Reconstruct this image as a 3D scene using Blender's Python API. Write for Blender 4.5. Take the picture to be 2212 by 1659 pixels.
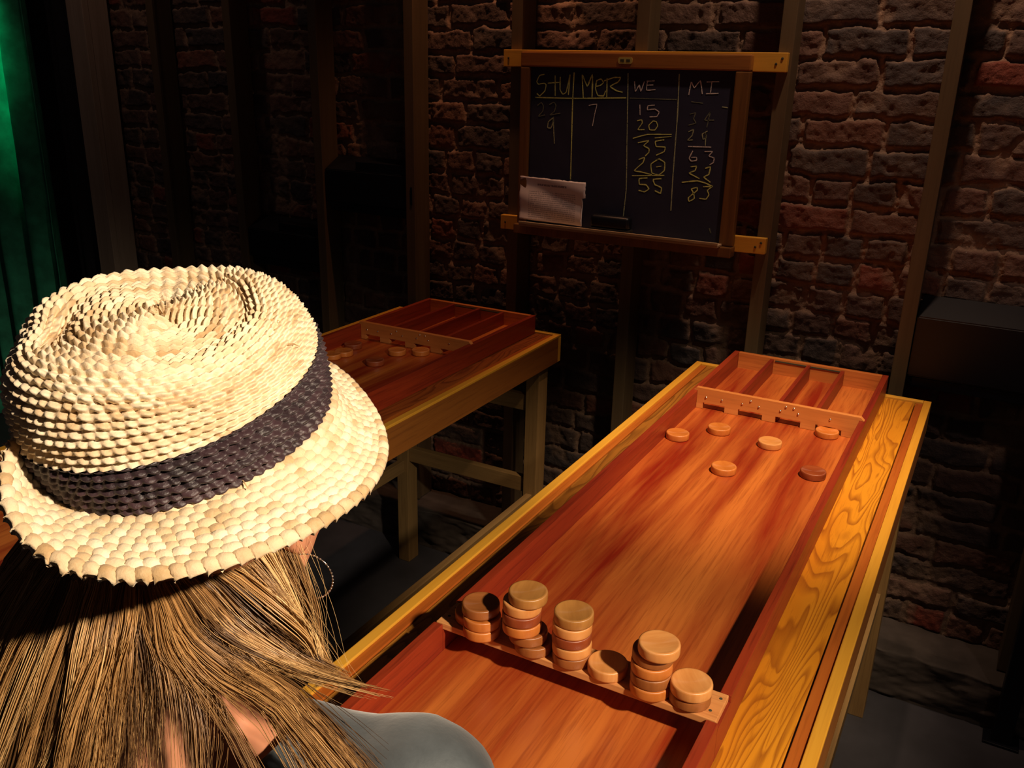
import bpy, bmesh, math, random
import numpy as np
from mathutils import Vector, Matrix, Quaternion
random.seed(7); rng=np.random.RandomState(7)
C=bpy.context.scene.collection
for o in list(bpy.data.objects): bpy.data.objects.remove(o)
Z0=.95      # height of the game-box floor above the room floor; x runs along the brick wall, y towards it

# ------------------------------------------------------------------ camera
cd=bpy.data.cameras.new('camera'); cam=bpy.data.objects.new('camera',cd); C.objects.link(cam)
bpy.context.scene.camera=cam
cd.sensor_width=36; cd.lens=36*1917.5/2212; cd.clip_start=.02
_r=Vector((.8696,.4933,.0228)); _u=Vector((-.1828,.2787,.9428)); _f=Vector((-.4587,.8240,-.3325))
cam.matrix_world=Matrix(((_r.x,_u.x,-_f.x,.6097),(_r.y,_u.y,-_f.y,-.8866),(_r.z,_u.z,-_f.z,.7796+Z0),(0,0,0,1)))
cd.dof.use_dof=False

# ------------------------------------------------------------------ light
sc=bpy.context.scene
w=bpy.data.worlds.new('dark_room'); sc.world=w; w.use_nodes=True
w.node_tree.nodes['Background'].inputs[0].default_value=(.56,.44,.46,1)
w.node_tree.nodes['Background'].inputs[1].default_value=.022
sc.view_settings.view_transform='Standard'; sc.view_settings.look='None'
sc.view_settings.gamma=1; sc.view_settings.use_curve_mapping=False
sc.view_settings.exposure=0
def aim(o,t):
    o.rotation_euler=(Vector(t)-Vector(o.location)).to_track_quat('-Z','Y').to_euler()
def spot(name,loc,tgt,power,col,size,blend,rad):
    l=bpy.data.lights.new(name,'SPOT'); l.energy=power; l.color=col; l.spot_size=math.radians(size); l.spot_blend=blend; l.shadow_soft_size=rad
    o=bpy.data.objects.new(name,l); C.objects.link(o); o.location=loc; aim(o,tgt); return o
spot('ceiling_spotlight',(1.80,-.68,1.57+Z0),(.27,-.36,1.22),300,(1,.80,.58),58,1.0,.045)
spot('table_fill_light',(.95,.30,3.0),(.20,1.00,.95),300,(1,.72,.46),34,1.0,.05)  # added fill for the far end of the near board, no real fixture
spot('wall_light',(-.80,1.47,3.1),(-.88,1.74,1.95),42,(1,.45,.22),62,1.0,.025)
spot('wall_light',(.30,1.32,3.1),(.20,1.74,1.85),50,(1,.64,.42),74,1.0,.025)
spot('wall_light',(-2.3,1.10,3.1),(-2.5,1.74,1.6),6,(1,.62,.45),80,1.0,.03)  # added weak fill so the dim left studs show
spot('wall_light',(1.3,.55,2.9),(.85,1.74,.75),16,(1,.70,.55),44,1.0,.03)  # added fill lifting the dark brickwork at the lower right
spot('green_spotlight',(-3.3,.9,2.7),(-3.47,1.58,1.78),75,(.02,1,.45),30,1.0,.05)

# ------------------------------------------------------------------ materials
def new_mat(name):
    m=bpy.data.materials.new(name); m.use_nodes=True; nt=m.node_tree; return m,nt,nt.nodes['Principled BSDF']
def lk(nt,a,b): nt.links.new(a,b)
def nd(nt,t,**k):
    n=nt.nodes.new(t)
    for a,b in k.items(): setattr(n,a,b)
    return n
def ramp(nt,fac,stops):
    r=nd(nt,'ShaderNodeValToRGB'); e=r.color_ramp.elements
    while len(e)<len(stops): e.new(.5)
    for i,(p,c) in enumerate(stops): e[i].position=p; e[i].color=(*c,1)
    lk(nt,fac,r.inputs[0]); return r.outputs[0]
def coords(nt,scale,loc=(0,0,0),rot=(0,0,0),kind='Object'):
    t=nd(nt,'ShaderNodeTexCoord'); m=nd(nt,'ShaderNodeMapping')
    m.inputs['Scale'].default_value=scale; m.inputs['Location'].default_value=loc; m.inputs['Rotation'].default_value=rot
    lk(nt,t.outputs[kind],m.inputs[0]); return m.outputs[0]
def noise(nt,vec,scale,detail=4,rough=.55,dist=0):
    n=nd(nt,'ShaderNodeTexNoise'); n.inputs['Scale'].default_value=scale; n.inputs['Detail'].default_value=detail
    n.inputs['Roughness'].default_value=rough; n.inputs['Distortion'].default_value=dist; lk(nt,vec,n.inputs['Vector']); return n.outputs['Fac']
def math_(nt,op,a,b=0.,c=0.):
    n=nd(nt,'ShaderNodeMath',operation=op)
    for i,v in enumerate((a,b,c)):
        if isinstance(v,(int,float)): n.inputs[i].default_value=v
        else: lk(nt,v,n.inputs[i])
    return n.outputs[0]
def mixc(nt,f,a,b,mode='MIX'):
    n=nd(nt,'ShaderNodeMix',data_type='RGBA',blend_type=mode)
    for s,v in ((0,f),(6,a),(7,b)):
        if isinstance(v,(int,float)): n.inputs[s].default_value=v
        elif isinstance(v,tuple): n.inputs[s].default_value=(*v,1)
        else: lk(nt,v,n.inputs[s])
    return n.outputs[2]
def bump(nt,bs,h,strength=.3,dist=.001):
    b=nd(nt,'ShaderNodeBump'); b.inputs['Strength'].default_value=strength; b.inputs['Distance'].default_value=dist
    lk(nt,h,b.inputs['Height']); lk(nt,b.outputs[0],bs.inputs['Normal'])
def plain(name,col,rough=.5,metal=0,var=.15,scale=30,bmp=0):
    m,nt,bs=new_mat(name); v=coords(nt,(1,1,1)); n=noise(nt,v,scale)
    lo=tuple(c*(1-var) for c in col); hi=tuple(min(1,c*(1+var)) for c in col)
    lk(nt,ramp(nt,n,[(.3,lo),(.7,hi)]),bs.inputs['Base Color']); bs.inputs['Roughness'].default_value=rough; bs.inputs['Metallic'].default_value=metal
    if bmp: bump(nt,bs,n,bmp,.0015)
    return m
def wood(name,a,b,c,along='y',rough=.4,coat=0,fine=1,skew=0.,blot=2.2):
    """streaky boards: a..b main tones, c fine dark pores; grain runs along the given axis"""
    m,nt,bs=new_mat(name)
    s={'x':(1.2,22,22),'y':(22,1.2,22),'z':(22,22,1.2)}[along]
    v=coords(nt,s,rot=(0,0,skew)); n1=noise(nt,v,1,5,.6,.6)
    s2={'x':(.5,5,5),'y':(5,.5,5),'z':(5,5,.5)}[along]
    v2=coords(nt,s2,loc=(3,1,2),rot=(0,0,skew)); n2=noise(nt,v2,blot,3,.5,.3)
    s3={'x':(6,160,160),'y':(160,6,160),'z':(160,160,6)}[along]
    v3=coords(nt,s3); n3=noise(nt,v3,1,3,.7)
    t=math_(nt,'ADD',math_(nt,'MULTIPLY',n1,.55),math_(nt,'MULTIPLY',n2,.55))
    col=ramp(nt,t,[(.42,a),(.66,b)])
    pore=ramp(nt,n3,[(.36,(1,1,1)),(.50,(0,0,0))])
    col=mixc(nt,math_(nt,'MULTIPLY',pore,.55*fine),col,c)
    lk(nt,col,bs.inputs['Base Color']); bs.inputs['Roughness'].default_value=rough
    bs.inputs['Coat Weight'].default_value=coat; bs.inputs['Coat Roughness'].default_value=.25
    bump(nt,bs,n3,.12,.0006)
    return m
def oak(name,a,b,d,loc=(0,0,0)):
    """flat-sawn oak with cathedral figure: contour lines of a stretched noise field"""
    m,nt,bs=new_mat(name)
    v=coords(nt,(9.,1.05,9.),loc=loc); n=noise(nt,v,1.15,2.6,.5,.45)
    fr=math_(nt,'FRACT',math_(nt,'MULTIPLY',n,27.0))
    line=ramp(nt,fr,[(.0,(1,1,1)),(.22,(.55,.55,.55)),(.45,(0,0,0)),(.9,(0,0,0)),(1,(1,1,1))])
    v3=coords(nt,(240,9,240)); n3=noise(nt,v3,1,4,.7); v4=coords(nt,(8,2,8)); n4=noise(nt,v4,1,3)
    base=ramp(nt,n4,[(.35,a),(.65,b)])
    k=math_(nt,'MULTIPLY',line,math_(nt,'ADD',math_(nt,'MULTIPLY',n3,1.1),.15))
    col=mixc(nt,k,base,d); pore=ramp(nt,n3,[(.30,(1,1,1)),(.46,(0,0,0))])
    col=mixc(nt,math_(nt,'MULTIPLY',pore,.5),col,d)
    lk(nt,col,bs.inputs['Base Color']); bs.inputs['Roughness'].default_value=.42; bs.inputs['Coat Weight'].default_value=.15
    bump(nt,bs,n3,.2,.0006); return m
M={}
M['bed']=wood('varnished_playing_bed',(.27,.018,.005),(.62,.175,.032),(.16,.012,.003),'y',.36,.25,.6,.10,2.0)
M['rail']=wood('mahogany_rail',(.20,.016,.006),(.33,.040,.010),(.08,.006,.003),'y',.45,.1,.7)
M['railx']=wood('orange_beech_board',(.50,.13,.024),(.66,.22,.05),(.25,.05,.012),'x',.45,.1,.6)
M['gate']=wood('pale_orange_gate_wood',(.60,.20,.045),(.74,.30,.085),(.40,.11,.03),'x',.5,0,.5)
M['bar']=wood('pale_start_bar_wood',(.62,.24,.07),(.80,.38,.13),(.32,.08,.02),'x',.5,0,.6)
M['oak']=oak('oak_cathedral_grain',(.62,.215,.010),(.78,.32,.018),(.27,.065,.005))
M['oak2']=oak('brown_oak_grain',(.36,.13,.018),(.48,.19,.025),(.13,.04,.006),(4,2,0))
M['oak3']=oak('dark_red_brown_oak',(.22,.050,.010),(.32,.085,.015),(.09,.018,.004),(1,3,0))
M['dusty']=wood('chalk_dusted_tray',(.40,.26,.13),(.62,.50,.34),(.25,.12,.05),'x',.7,0,.5)
M['lip']=wood('yellow_pine_lip',(.74,.35,.030),(.84,.44,.050),(.52,.20,.02),'y',.45,.1,.4)
M['lipx']=wood('yellow_pine_end_lip',(.74,.35,.030),(.84,.44,.050),(.52,.20,.02),'x',.45,.1,.4)
M['strip']=wood('orange_inner_strip',(.42,.095,.012),(.56,.16,.02),(.2,.04,.006),'y',.42,.1,.5)
M['apron']=wood('brown_apron_board',(.26,.085,.014),(.35,.125,.020),(.12,.035,.008),'y',.5,.05,.6)
M['apronx']=wood('brown_end_apron',(.26,.085,.014),(.35,.125,.020),(.12,.035,.008),'x',.5,.05,.6)
M['leg']=wood('pine_leg',(.24,.14,.05),(.32,.195,.07),(.14,.075,.025),'z',.6,0,.6)
M['legx']=wood('pine_rail_x',(.24,.14,.05),(.32,.195,.07),(.14,.075,.025),'x',.6,0,.6)
M['legy']=wood('pine_rail_y',(.24,.14,.05),(.32,.195,.07),(.14,.075,.025),'y',.6,0,.6)
M['stud']=wood('brown_painted_stud',(.095,.066,.035),(.135,.094,.050),(.055,.037,.02),'z',.55,0,.4)
M['greystud']=wood('grey_brown_trim_wood',(.32,.25,.19),(.42,.33,.26),(.2,.15,.11),'z',.6,0,.4)
M['batten']=wood('yellow_batten_wood',(.72,.36,.04),(.85,.48,.06),(.5,.22,.03),'x',.55,0,.5)
M['frame']=wood('chalkboard_frame_wood',(.30,.11,.025),(.42,.17,.035),(.14,.05,.01),'x',.45,.2,.6)
M['framez']=wood('chalkboard_frame_upright',(.15,.065,.018),(.22,.10,.026),(.07,.03,.01),'z',.45,.2,.6)
M['nail']=plain('bright_nail',(.9,.85,.75),.18,1,.02)
M['metal']=plain('dull_steel',(.55,.52,.48),.35,1,.1)
M['black']=plain('black_enamel',(.003,.004,.009),.40,0,.1)
M['blackm']=plain('black_felt',(.006,.006,.008),.9,0,.3,200,.5)
M['concrete']=plain('dark_stone_plinth',(.060,.048,.042),.85,0,.4,9,1)
M['floor']=plain('dark_concrete_floor',(.045,.045,.055),.55,0,.35,4,.6)
M['drape']=plain('black_velvet_drape',(.006,.005,.009),.9,0,.3,40)
M['greenlit']=plain('green_lit_velvet_drape',(.03,.30,.17),.8,0,.35,14)  # green light on blackish cloth, partly put into the base colour
M['brass']=plain('brass_tag',(.75,.62,.18),.4,.4,.08)
M['darkmark']=plain('dark_lettering',(.05,.05,.03),.7,0,.05)
M['skin']=plain('skin',(.62,.27,.15),.5,0,.06,20)
M['skin'].node_tree.nodes['Principled BSDF'].inputs['Subsurface Weight'].default_value=.15
M['skin'].node_tree.nodes['Principled BSDF'].inputs['Subsurface Radius'].default_value=(.01,.004,.002)
M['lips']=plain('lip_skin',(.55,.16,.12),.4,0,.05)
M['eye']=plain('eye_white',(.8,.78,.74),.2,0,.02); M['iris']=plain('blue_iris',(.08,.14,.2),.2,0,.1)
M['trouser']=plain('dark_navy_trousers',(.02,.022,.035),.9,0,.2,60)
M['shoe']=plain('black_shoe',(.012,.011,.011),.5,0,.2)
M['silver']=plain('silver_hoop',(.95,.93,.9),.15,1,.02)
def straw(name,a,b,c,rough=.75):
    m,nt,bs=new_mat(name)
    at=nd(nt,'ShaderNodeAttribute',attribute_name='stitch'); v=coords(nt,(1,1,1)); n=noise(nt,v,55,5,.7); n2=noise(nt,v,420,3,.6)
    t=math_(nt,'ADD',math_(nt,'MULTIPLY',at.outputs['Fac'],.6),math_(nt,'MULTIPLY',n,.45))
    col=ramp(nt,t,[(.25,c),(.42,a),(.72,b)]); lk(nt,col,bs.inputs['Base Color']); bs.inputs['Roughness'].default_value=rough
    bs.inputs['Sheen Weight'].default_value=.1
    bump(nt,bs,n2,.5,.0008); return m
M['straw']=straw('natural_raffia',(.70,.53,.33),(.82,.70,.51),(.50,.33,.16))
M['bandstraw']=straw('black_raffia',(.022,.010,.014),(.045,.020,.026),(.012,.006,.009),.5)
def hairmat():
    m,nt,bs=new_mat('blonde_hair'); at=nd(nt,'ShaderNodeAttribute',attribute_name='tone')
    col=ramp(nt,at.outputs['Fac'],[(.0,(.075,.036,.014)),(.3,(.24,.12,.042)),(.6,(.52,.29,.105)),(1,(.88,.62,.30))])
    lk(nt,col,bs.inputs['Base Color']); bs.inputs['Roughness'].default_value=.38; bs.inputs['Specular IOR Level'].default_value=.4; return m
M['hair']=hairmat()
def blousemat():
    m,nt,bs=new_mat('blue_grey_blouse_cloth'); v=coords(nt,(1,1,1)); n=noise(nt,v,16,5,.6); n2=noise(nt,v,260,2,.6)
    lk(nt,ramp(nt,n,[(.3,(.032,.040,.046)),(.7,(.085,.102,.115))]),bs.inputs['Base Color']); bs.inputs['Roughness'].default_value=.62
    bs.inputs['Sheen Weight'].default_value=.3; bump(nt,bs,n2,.3,.0008); return m
M['blouse']=blousemat()
def brickmat():
    m,nt,bs=new_mat('old_brick_and_mortar'); a=nd(nt,'ShaderNodeAttribute',attribute_name='tone'); b=nd(nt,'ShaderNodeAttribute',attribute_name='mortar')
    v=coords(nt,(1,1,1)); n=noise(nt,v,24,6,.65); n2=noise(nt,v,160,4,.7); n3=noise(nt,v,7,4,.6)
    br=ramp(nt,a.outputs['Fac'],[(0,(.055,.045,.048)),(.35,(.10,.062,.050)),(.7,(.17,.075,.050)),(.93,(.22,.085,.05)),(1,(.36,.05,.022))])
    br=mixc(nt,math_(nt,'MULTIPLY',n,.7),br,(.045,.040,.045))
    mo=ramp(nt,n,[(.3,(.19,.12,.085)),(.7,(.34,.22,.15))])
    sm=ramp(nt,n3,[(.48,(0,0,0)),(.66,(1,1,1))])      # old mortar smears
    k=math_(nt,'MAXIMUM',b.outputs['Fac'],math_(nt,'MULTIPLY',sm,math_(nt,'MULTIPLY',n2,.5)))
    col=mixc(nt,k,br,mo)
    sp=ramp(nt,noise(nt,v,110,2,.5),[(.76,(0,0,0)),(.79,(1,1,1))])
    col=mixc(nt,math_(nt,'MULTIPLY',sp,.6),col,(.55,.50,.45))
    lk(nt,col,bs.inputs['Base Color']); bs.inputs['Roughness'].default_value=.8; bump(nt,bs,n2,.9,.004); return m
M['brick']=brickmat()
def boardmat():
    m,nt,bs=new_mat('chalkboard_slate'); v=coords(nt,(1,1,1)); n=noise(nt,v,5,5,.6,.5)
    lk(nt,ramp(nt,n,[(.35,(.014,.017,.050)),(.75,(.030,.034,.078))]),bs.inputs['Base Color']); bs.inputs['Roughness'].default_value=.75; return m
M['slate']=boardmat()
def chalkmat(name,col,dens):
    m,nt,bs=new_mat(name); v=coords(nt,(1,1,1)); n=noise(nt,v,420,2,.6)
    lk(nt,ramp(nt,n,[(dens-.08,(.016,.019,.052)),(dens+.04,col)]),bs.inputs['Base Color']); bs.inputs['Roughness'].default_value=.95; return m
M['cy']=chalkmat('yellow_chalk',(.85,.95,.30),.38); M['cw']=chalkmat('white_chalk',(.90,.86,.84),.40)
M['cg']=chalkmat('pale_green_chalk',(.50,.58,.34),.42); M['cf']=chalkmat('faded_chalk',(.20,.23,.16),.42)
def papermat():
    m,nt,bs=new_mat('printed_paper'); t=nd(nt,'ShaderNodeTexCoord'); s=nd(nt,'ShaderNodeSeparateXYZ'); lk(nt,t.outputs['Object'],s.inputs[0])
    X,Z=s.outputs[0],s.outputs[2]
    def band(v,lo,hi): return math_(nt,'MULTIPLY',math_(nt,'GREATER_THAN',v,lo),math_(nt,'LESS_THAN',v,hi))
    vv=coords(nt,(260,1,60)); n=noise(nt,vv,1,2,.7)
    lines=math_(nt,'GREATER_THAN',math_(nt,'SINE',math_(nt,'MULTIPLY',Z,1050.)),-.15)
    body=math_(nt,'MULTIPLY',math_(nt,'MULTIPLY',band(X,-.080,.082),band(Z,-.058,.030)),lines)
    title=math_(nt,'MULTIPLY',band(X,-.052,.052),band(Z,.0445,.0505))
    k=math_(nt,'MULTIPLY',math_(nt,'ADD',math_(nt,'MULTIPLY',body,.65),title),math_(nt,'GREATER_THAN',n,.44))
    lk(nt,mixc(nt,k,(.85,.77,.80),(.30,.26,.32)),bs.inputs['Base Color']); bs.inputs['Roughness'].default_value=.8; return m
M['paper']=papermat()
def puckmat(name,a,b):
    m,nt,bs=new_mat(name); v=coords(nt,(1,1,1)); 
    v1=coords(nt,(90,14,14)); n=noise(nt,v1,1,4,.6); lk(nt,ramp(nt,n,[(.3,a),(.7,b)]),bs.inputs['Base Color'])
    bs.inputs['Roughness'].default_value=.36; bs.inputs['Anisotropic'].default_value=.85; bs.inputs['Specular IOR Level'].default_value=.7
    tg=nd(nt,'ShaderNodeTangent',direction_type='RADIAL',axis='Z'); lk(nt,tg.outputs[0],bs.inputs['Tangent']); return m
M['p_light']=puckmat('light_beech_puck',(.62,.24,.06),(.76,.35,.11))
M['p_orange']=puckmat('orange_beech_puck',(.52,.15,.026),(.66,.22,.045))
M['p_brown']=puckmat('brown_worn_puck',(.28,.09,.022),(.38,.13,.035))
M['p_red']=puckmat('red_brown_puck',(.24,.045,.015),(.33,.075,.022))
M['p_olive']=puckmat('olive_brown_puck',(.36,.15,.035),(.48,.22,.055))

# ------------------------------------------------------------------ mesh helpers
def obj(name,me,mat,parent=None,smooth=False,loc=None):
    if isinstance(me,bmesh.types.BMesh):
        b=me; me=bpy.data.meshes.new(name); bmesh.ops.recalc_face_normals(b,faces=b.faces); b.to_mesh(me); b.free()
    o=bpy.data.objects.new(name,me); C.objects.link(o)
    if mat is not None: me.materials.append(mat)
    if smooth: me.polygons.foreach_set('use_smooth',[True]*len(me.polygons))
    if parent is not None: o.parent=parent
    if loc is not None: o.location=loc
    return o
def tag(o,label=None,cat=None,group=None,kind=None):
    if label: o['label']=label
    if cat: o['category']=cat
    if group: o['group']=group
    if kind: o['kind']=kind
    return o
def thing(name,label,cat,loc=(0,0,0),rotz=0,group=None):
    o=bpy.data.objects.new(name,None); C.objects.link(o); o.location=loc; o.rotation_euler=(0,0,rotz); o.empty_display_size=.05
    return tag(o,label,cat,group)
def add_box(bm,a,b,bev=0):
    x0,y0,z0=a; x1,y1,z1=b
    n0=len(bm.verts)
    r=bmesh.ops.create_cube(bm,size=1); vs=r['verts']
    for v in vs: v.co=Vector(((x0+x1)/2+v.co.x*(x1-x0),(y0+y1)/2+v.co.y*(y1-y0),(z0+z1)/2+v.co.z*(z1-z0)))
    if bev:
        es=list({e for v in vs for e in v.link_edges}); bmesh.ops.bevel(bm,geom=es,offset=bev,segments=2,affect='EDGES',profile=.6)
def box(name,a,b,mat,parent=None,bev=.0015,**k):
    bm=bmesh.new(); add_box(bm,a,b,bev); return obj(name,bm,mat,parent,**k)
def lathe(prof,n=40):
    bm=bmesh.new(); rings=[]
    for r,z in prof:
        if r<1e-6: rings.append([bm.verts.new((0,0,z))])
        else: rings.append([bm.verts.new((r*math.cos(2*math.pi*i/n),r*math.sin(2*math.pi*i/n),z)) for i in range(n)])
    for A,B in zip(rings,rings[1:]):
        for i in range(n):
            j=(i+1)%n
            if len(A)==1: bm.faces.new((A[0],B[i],B[j]))
            elif len(B)==1: bm.faces.new((A[i],B[0],A[j]))
            else: bm.faces.new((A[i],B[i],B[j],A[j]))
    return bm
def prism(bm,pts,y0,y1):
    """extrude an x-z outline between two y planes"""
    a=[bm.verts.new((x,y0,z)) for x,z in pts]; b=[bm.verts.new((x,y1,z)) for x,z in pts]
    bm.faces.new(a); bm.faces.new(b[::-1])
    for i in range(len(pts)): j=(i+1)%len(pts); bm.faces.new((a[j],a[i],b[i],b[j]))
def grid_mesh(name,V,nu,nv,closed_u=False,closed_v=False):
    """V: (nu*nv,3) array, index u*nv+v"""
    me=bpy.data.meshes.new(name)
    iu=np.arange(nu if closed_u else nu-1); iv=np.arange(nv if closed_v else nv-1)
    U,W_=np.meshgrid(iu,iv,indexing='ij'); U=U.ravel(); W_=W_.ravel(); U2=(U+1)%nu; W2=(W_+1)%nv
    q=np.stack([U*nv+W_,U2*nv+W_,U2*nv+W2,U*nv+W2],1).astype(np.int32)
    me.vertices.add(len(V)); me.vertices.foreach_set('co',V.astype(np.float32).ravel())
    me.loops.add(q.size); me.loops.foreach_set('vertex_index',q.ravel())
    me.polygons.add(len(q)); me.polygons.foreach_set('loop_start',np.arange(0,q.size,4,dtype=np.int32))
    me.update(calc_edges=True); return me
def attr(me,name,vals):
    a=me.attributes.new(name,'FLOAT','POINT'); a.data.foreach_set('value',np.asarray(vals,dtype=np.float32).ravel())
def vnoise(x,y,seed=0):
    r=np.random.RandomState(seed).rand(256,256)
    xi=np.floor(x).astype(int); yi=np.floor(y).astype(int); fx=x-xi; fy=y-yi; fx=fx*fx*(3-2*fx); fy=fy*fy*(3-2*fy)
    g=lambda a,b:r[a%256,b%256]
    return (g(xi,yi)*(1-fx)+g(xi+1,yi)*fx)*(1-fy)+(g(xi,yi+1)*(1-fx)+g(xi+1,yi+1)*fx)*fy
def fbm(x,y,seed=0,o=4):
    s=0;a=1;t=0
    for k in range(o): s=s+a*vnoise(x*2**k,y*2**k,seed+k); t+=a; a*=.55
    return s/t

# ------------------------------------------------------------------ room
def brick_wall():
    x0,x1,z0,z1=-3.05,1.45,.13,2.45; res=.0045
    nx=int((x1-x0)/res); nz=int((z1-z0)/res)
    X,Z=np.meshgrid(np.linspace(x0,x1,nx),np.linspace(z0,z1,nz),indexing='ij')
    wx=X+(fbm(X*14,Z*14,5)-.5)*.022+(fbm(X*60,Z*60,6,2)-.5)*.006
    wz=Z+(fbm(X*5,Z*9,9)-.5)*.030+(fbm(X*22,Z*30,8)-.5)*.020
    H=.0775; row=np.floor(wz/H).astype(int); fz=wz/H-row
    R=np.random.RandomState(3); off=R.rand(64)*.22; Lr=np.where(R.rand(64)<.22,.112,.222)
    L=Lr[row%64]; q=(wx+off[row%64]+5)/L; col=np.floor(q).astype(int); fx=q-col
    R2=np.random.RandomState(12).rand(128,64); tone=R2[col%128,row%64]; jut=np.random.RandomState(13).rand(128,64)[col%128,row%64]
    dx=np.minimum(fx,1-fx)*L; dz=np.minimum(fz,1-fz)*H
    rr=.006
    d=np.minimum(dx,dz)-.0055
    m=np.clip(d/.006,0,1); m=m*m*(3-2*m)
    worn=fbm(X*9,Z*9,21)           # heavily eroded patches
    m=m*np.clip((worn-.22)*6,.35,1)
    face=.008*jut+.013*(fbm(X*26,Z*26,31)-.5)+.005*(fbm(X*110,Z*110,32,3)-.5)
    mort=-.004+.013*(fbm(X*30,Z*30,41)-.5)+.008*(fbm(X*120,Z*120,42,2)-.5)
    h=mort*(1-m)+(.0045+face)*m
    V=np.stack([X.ravel(),(1.752-h).ravel(),Z.ravel()],1)
    me=grid_mesh('wall_back',V[:, :],nx,nz); attr(me,'tone',tone); attr(me,'mortar',1-m)
    me.flip_normals() if hasattr(me,'flip_normals') else None
    o=obj('wall_back',me,M['brick'],smooth=True); tag(o,kind='structure'); return o
brick_wall()
tag(box('floor',(-4.2,-2.2,-.05),(2.2,2.0,0),M['floor'],bev=0),kind='structure')
# rough stone plinth the studs stand behind
def plinth():
    nx,nz=420,60
    xs=np.linspace(-3.05,1.45,nx); t=np.linspace(0,1,nz)
    X,T=np.meshgrid(xs,t,indexing='ij'); 
    Y=np.where(T<.55,1.585,1.585+(T-.55)/.45*.16); Z=np.where(T<.55,T/.55*.150,.150+(T-.55)*.02)
    d=(fbm(X*12,T*6,51)-.5)*.03; Y=Y-d*(T>.02); Z=Z+np.where(T>.4,(fbm(X*9,T*5,52)-.5)*.02,0)
    me=grid_mesh('trim_1',np.stack([X.ravel(),Y.ravel(),Z.ravel()],1),nx,nz); tag(obj('trim_1',me,M['concrete'],smooth=True),kind='structure')
plinth()
SX,SP=-.0153,.4064
for n in (2,1,0,-1,-2,-3,-4,-5,-6):
    x=SX+n*SP
    lab={2:'brown painted wall stud at the far right, cut by the picture edge',1:'brown wall stud right of the chalkboard, rising behind the lit table end',0:'brown wall stud behind the right end of the chalkboard battens',-1:'brown wall stud running behind the middle of the chalkboard',-2:'brown wall stud behind the left end of the chalkboard battens',-3:'brown wall stud just left of the chalkboard with a small dark slot',-4:'brown wall stud between the two black wall boxes',-5:'dim wall stud at the left side of the lower black wall box',-6:'dim wall stud nearest the wide grey-brown trim post'}[n]
    t=thing('wall_stud',lab,'stud',(x,1.64,.16),0,'wall studs over the brick wall')
    box('stud_face',(0,0,0),(.038,.012,2.2),M['stud'],t,.002)
    box('stud_web',(.001,.0125,0),(.0345,.092,2.2),M['stud'],t,.001)
    if n==-3: box('slot',(.019,-.0015,1.125),(.027,.001,1.185),M['black'],t,0)
t=thing('trim_post','wide grey-brown upright trim post beside the black drape','post',(-2.876,1.60,.0))
box('post_board',(0,0,0),(.100,.03,2.4),M['greystud'],t,.003)
box('post_return',(.065,.031,0),(.097,.12,2.4),M['greystud'],t,.002)
def drape(name,x0,x1,y,amp,wl,mat,label,seed,z1=2.4,dy=0):
    nx,nz=int((x1-x0)/.006),60
    X,Zg=np.meshgrid(np.linspace(x0,x1,nx),np.linspace(.01,z1,nz),indexing='ij')
    ph=X/wl*2*math.pi+1.3*np.sin(X*9+seed)+.5*(fbm(X*3,Zg*1.2,seed)-.5)
    Y=y+amp*np.sin(ph)*(.6+.4*(1-Zg/z1))+.01*(fbm(X*20,Zg*3,seed+4)-.5)+dy*(X-x0)
    me=grid_mesh(name,np.stack([X.ravel(),Y.ravel(),Zg.ravel()],1),nx,nz)
    o=obj(name,me,mat,smooth=True); s=o.modifiers.new('thickness','SOLIDIFY'); s.thickness=.004
    tag(o,label,'curtain'); return o
drape('curtain',-3.07,-2.88,1.64,.018,.09,M['drape'],'black drape hanging between the green lit curtain and the trim post',3)
drape('curtain',-4.15,-3.08,1.57,.045,.17,M['greenlit'],'green lit velvet curtain at the far left edge',8)
tag(box('wall_left',(-4.2,1.80,0),(-3.03,1.86,2.45),M['drape'],bev=0),kind='structure')

t=thing('black_post','thin black upright post standing on the floor at the far right','post',(.815,1.525,0))
box('post_shaft',(0,0,.008),(.050,.045,2.2),M['black'],t,.003); box('base_plate',(-.02,-.012,0),(.07,.05,.0078),M['black'],t,.002)
tag(box('wall_left',(-4.26,-2.2,0),(-4.2,1.86,2.45),M['drape'],bev=0),kind='structure')
# black boxes fixed between the studs
def wall_box(loc,w,h,label,step):
    t=thing('wall_box',label,'wall box',loc,0,'black boxes between the studs')
    bm=bmesh.new()
    pts=[(0,0),(0,h),(.085,h+.045),(.085,-.02),(.06,-.03)]
    a=[bm.verts.new((0,y,z)) for y,z in pts]; b=[bm.verts.new((w,y,z)) for y,z in pts]
    bm.faces.new(a); bm.faces.new(b[::-1])
    for i in range(len(pts)): j=(i+1)%len(pts); bm.faces.new((a[j],a[i],b[i],b[j]))
    bmesh.ops.bevel(bm,geom=bm.edges[:],offset=.003,segments=2,affect='EDGES')
    obj('housing',bm,M['black'],t)
    if step: box('upper_step',(step,.004,h+.001),(w-.002,.08,h+.034),M['black'],t,.002)
    box('lower_lip',(.01,.012,-.034),(w-.01,.055,-.004),M['black'],t,.004)
    return t
wall_box((SX+SP+.040,1.655,.97),.362,.165,'black glossy wall box right of the chalkboard with a light line along its edge',0)
wall_box((SX-4*SP+.040,1.648,1.265),.364,.115,'black wall box in the upper bay left of the chalkboard',.14)
wall_box((SX-5*SP+.040,1.648,1.02),.364,.105,'black wall box just above the crown of the straw hat, lower of the pair',.16)

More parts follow.
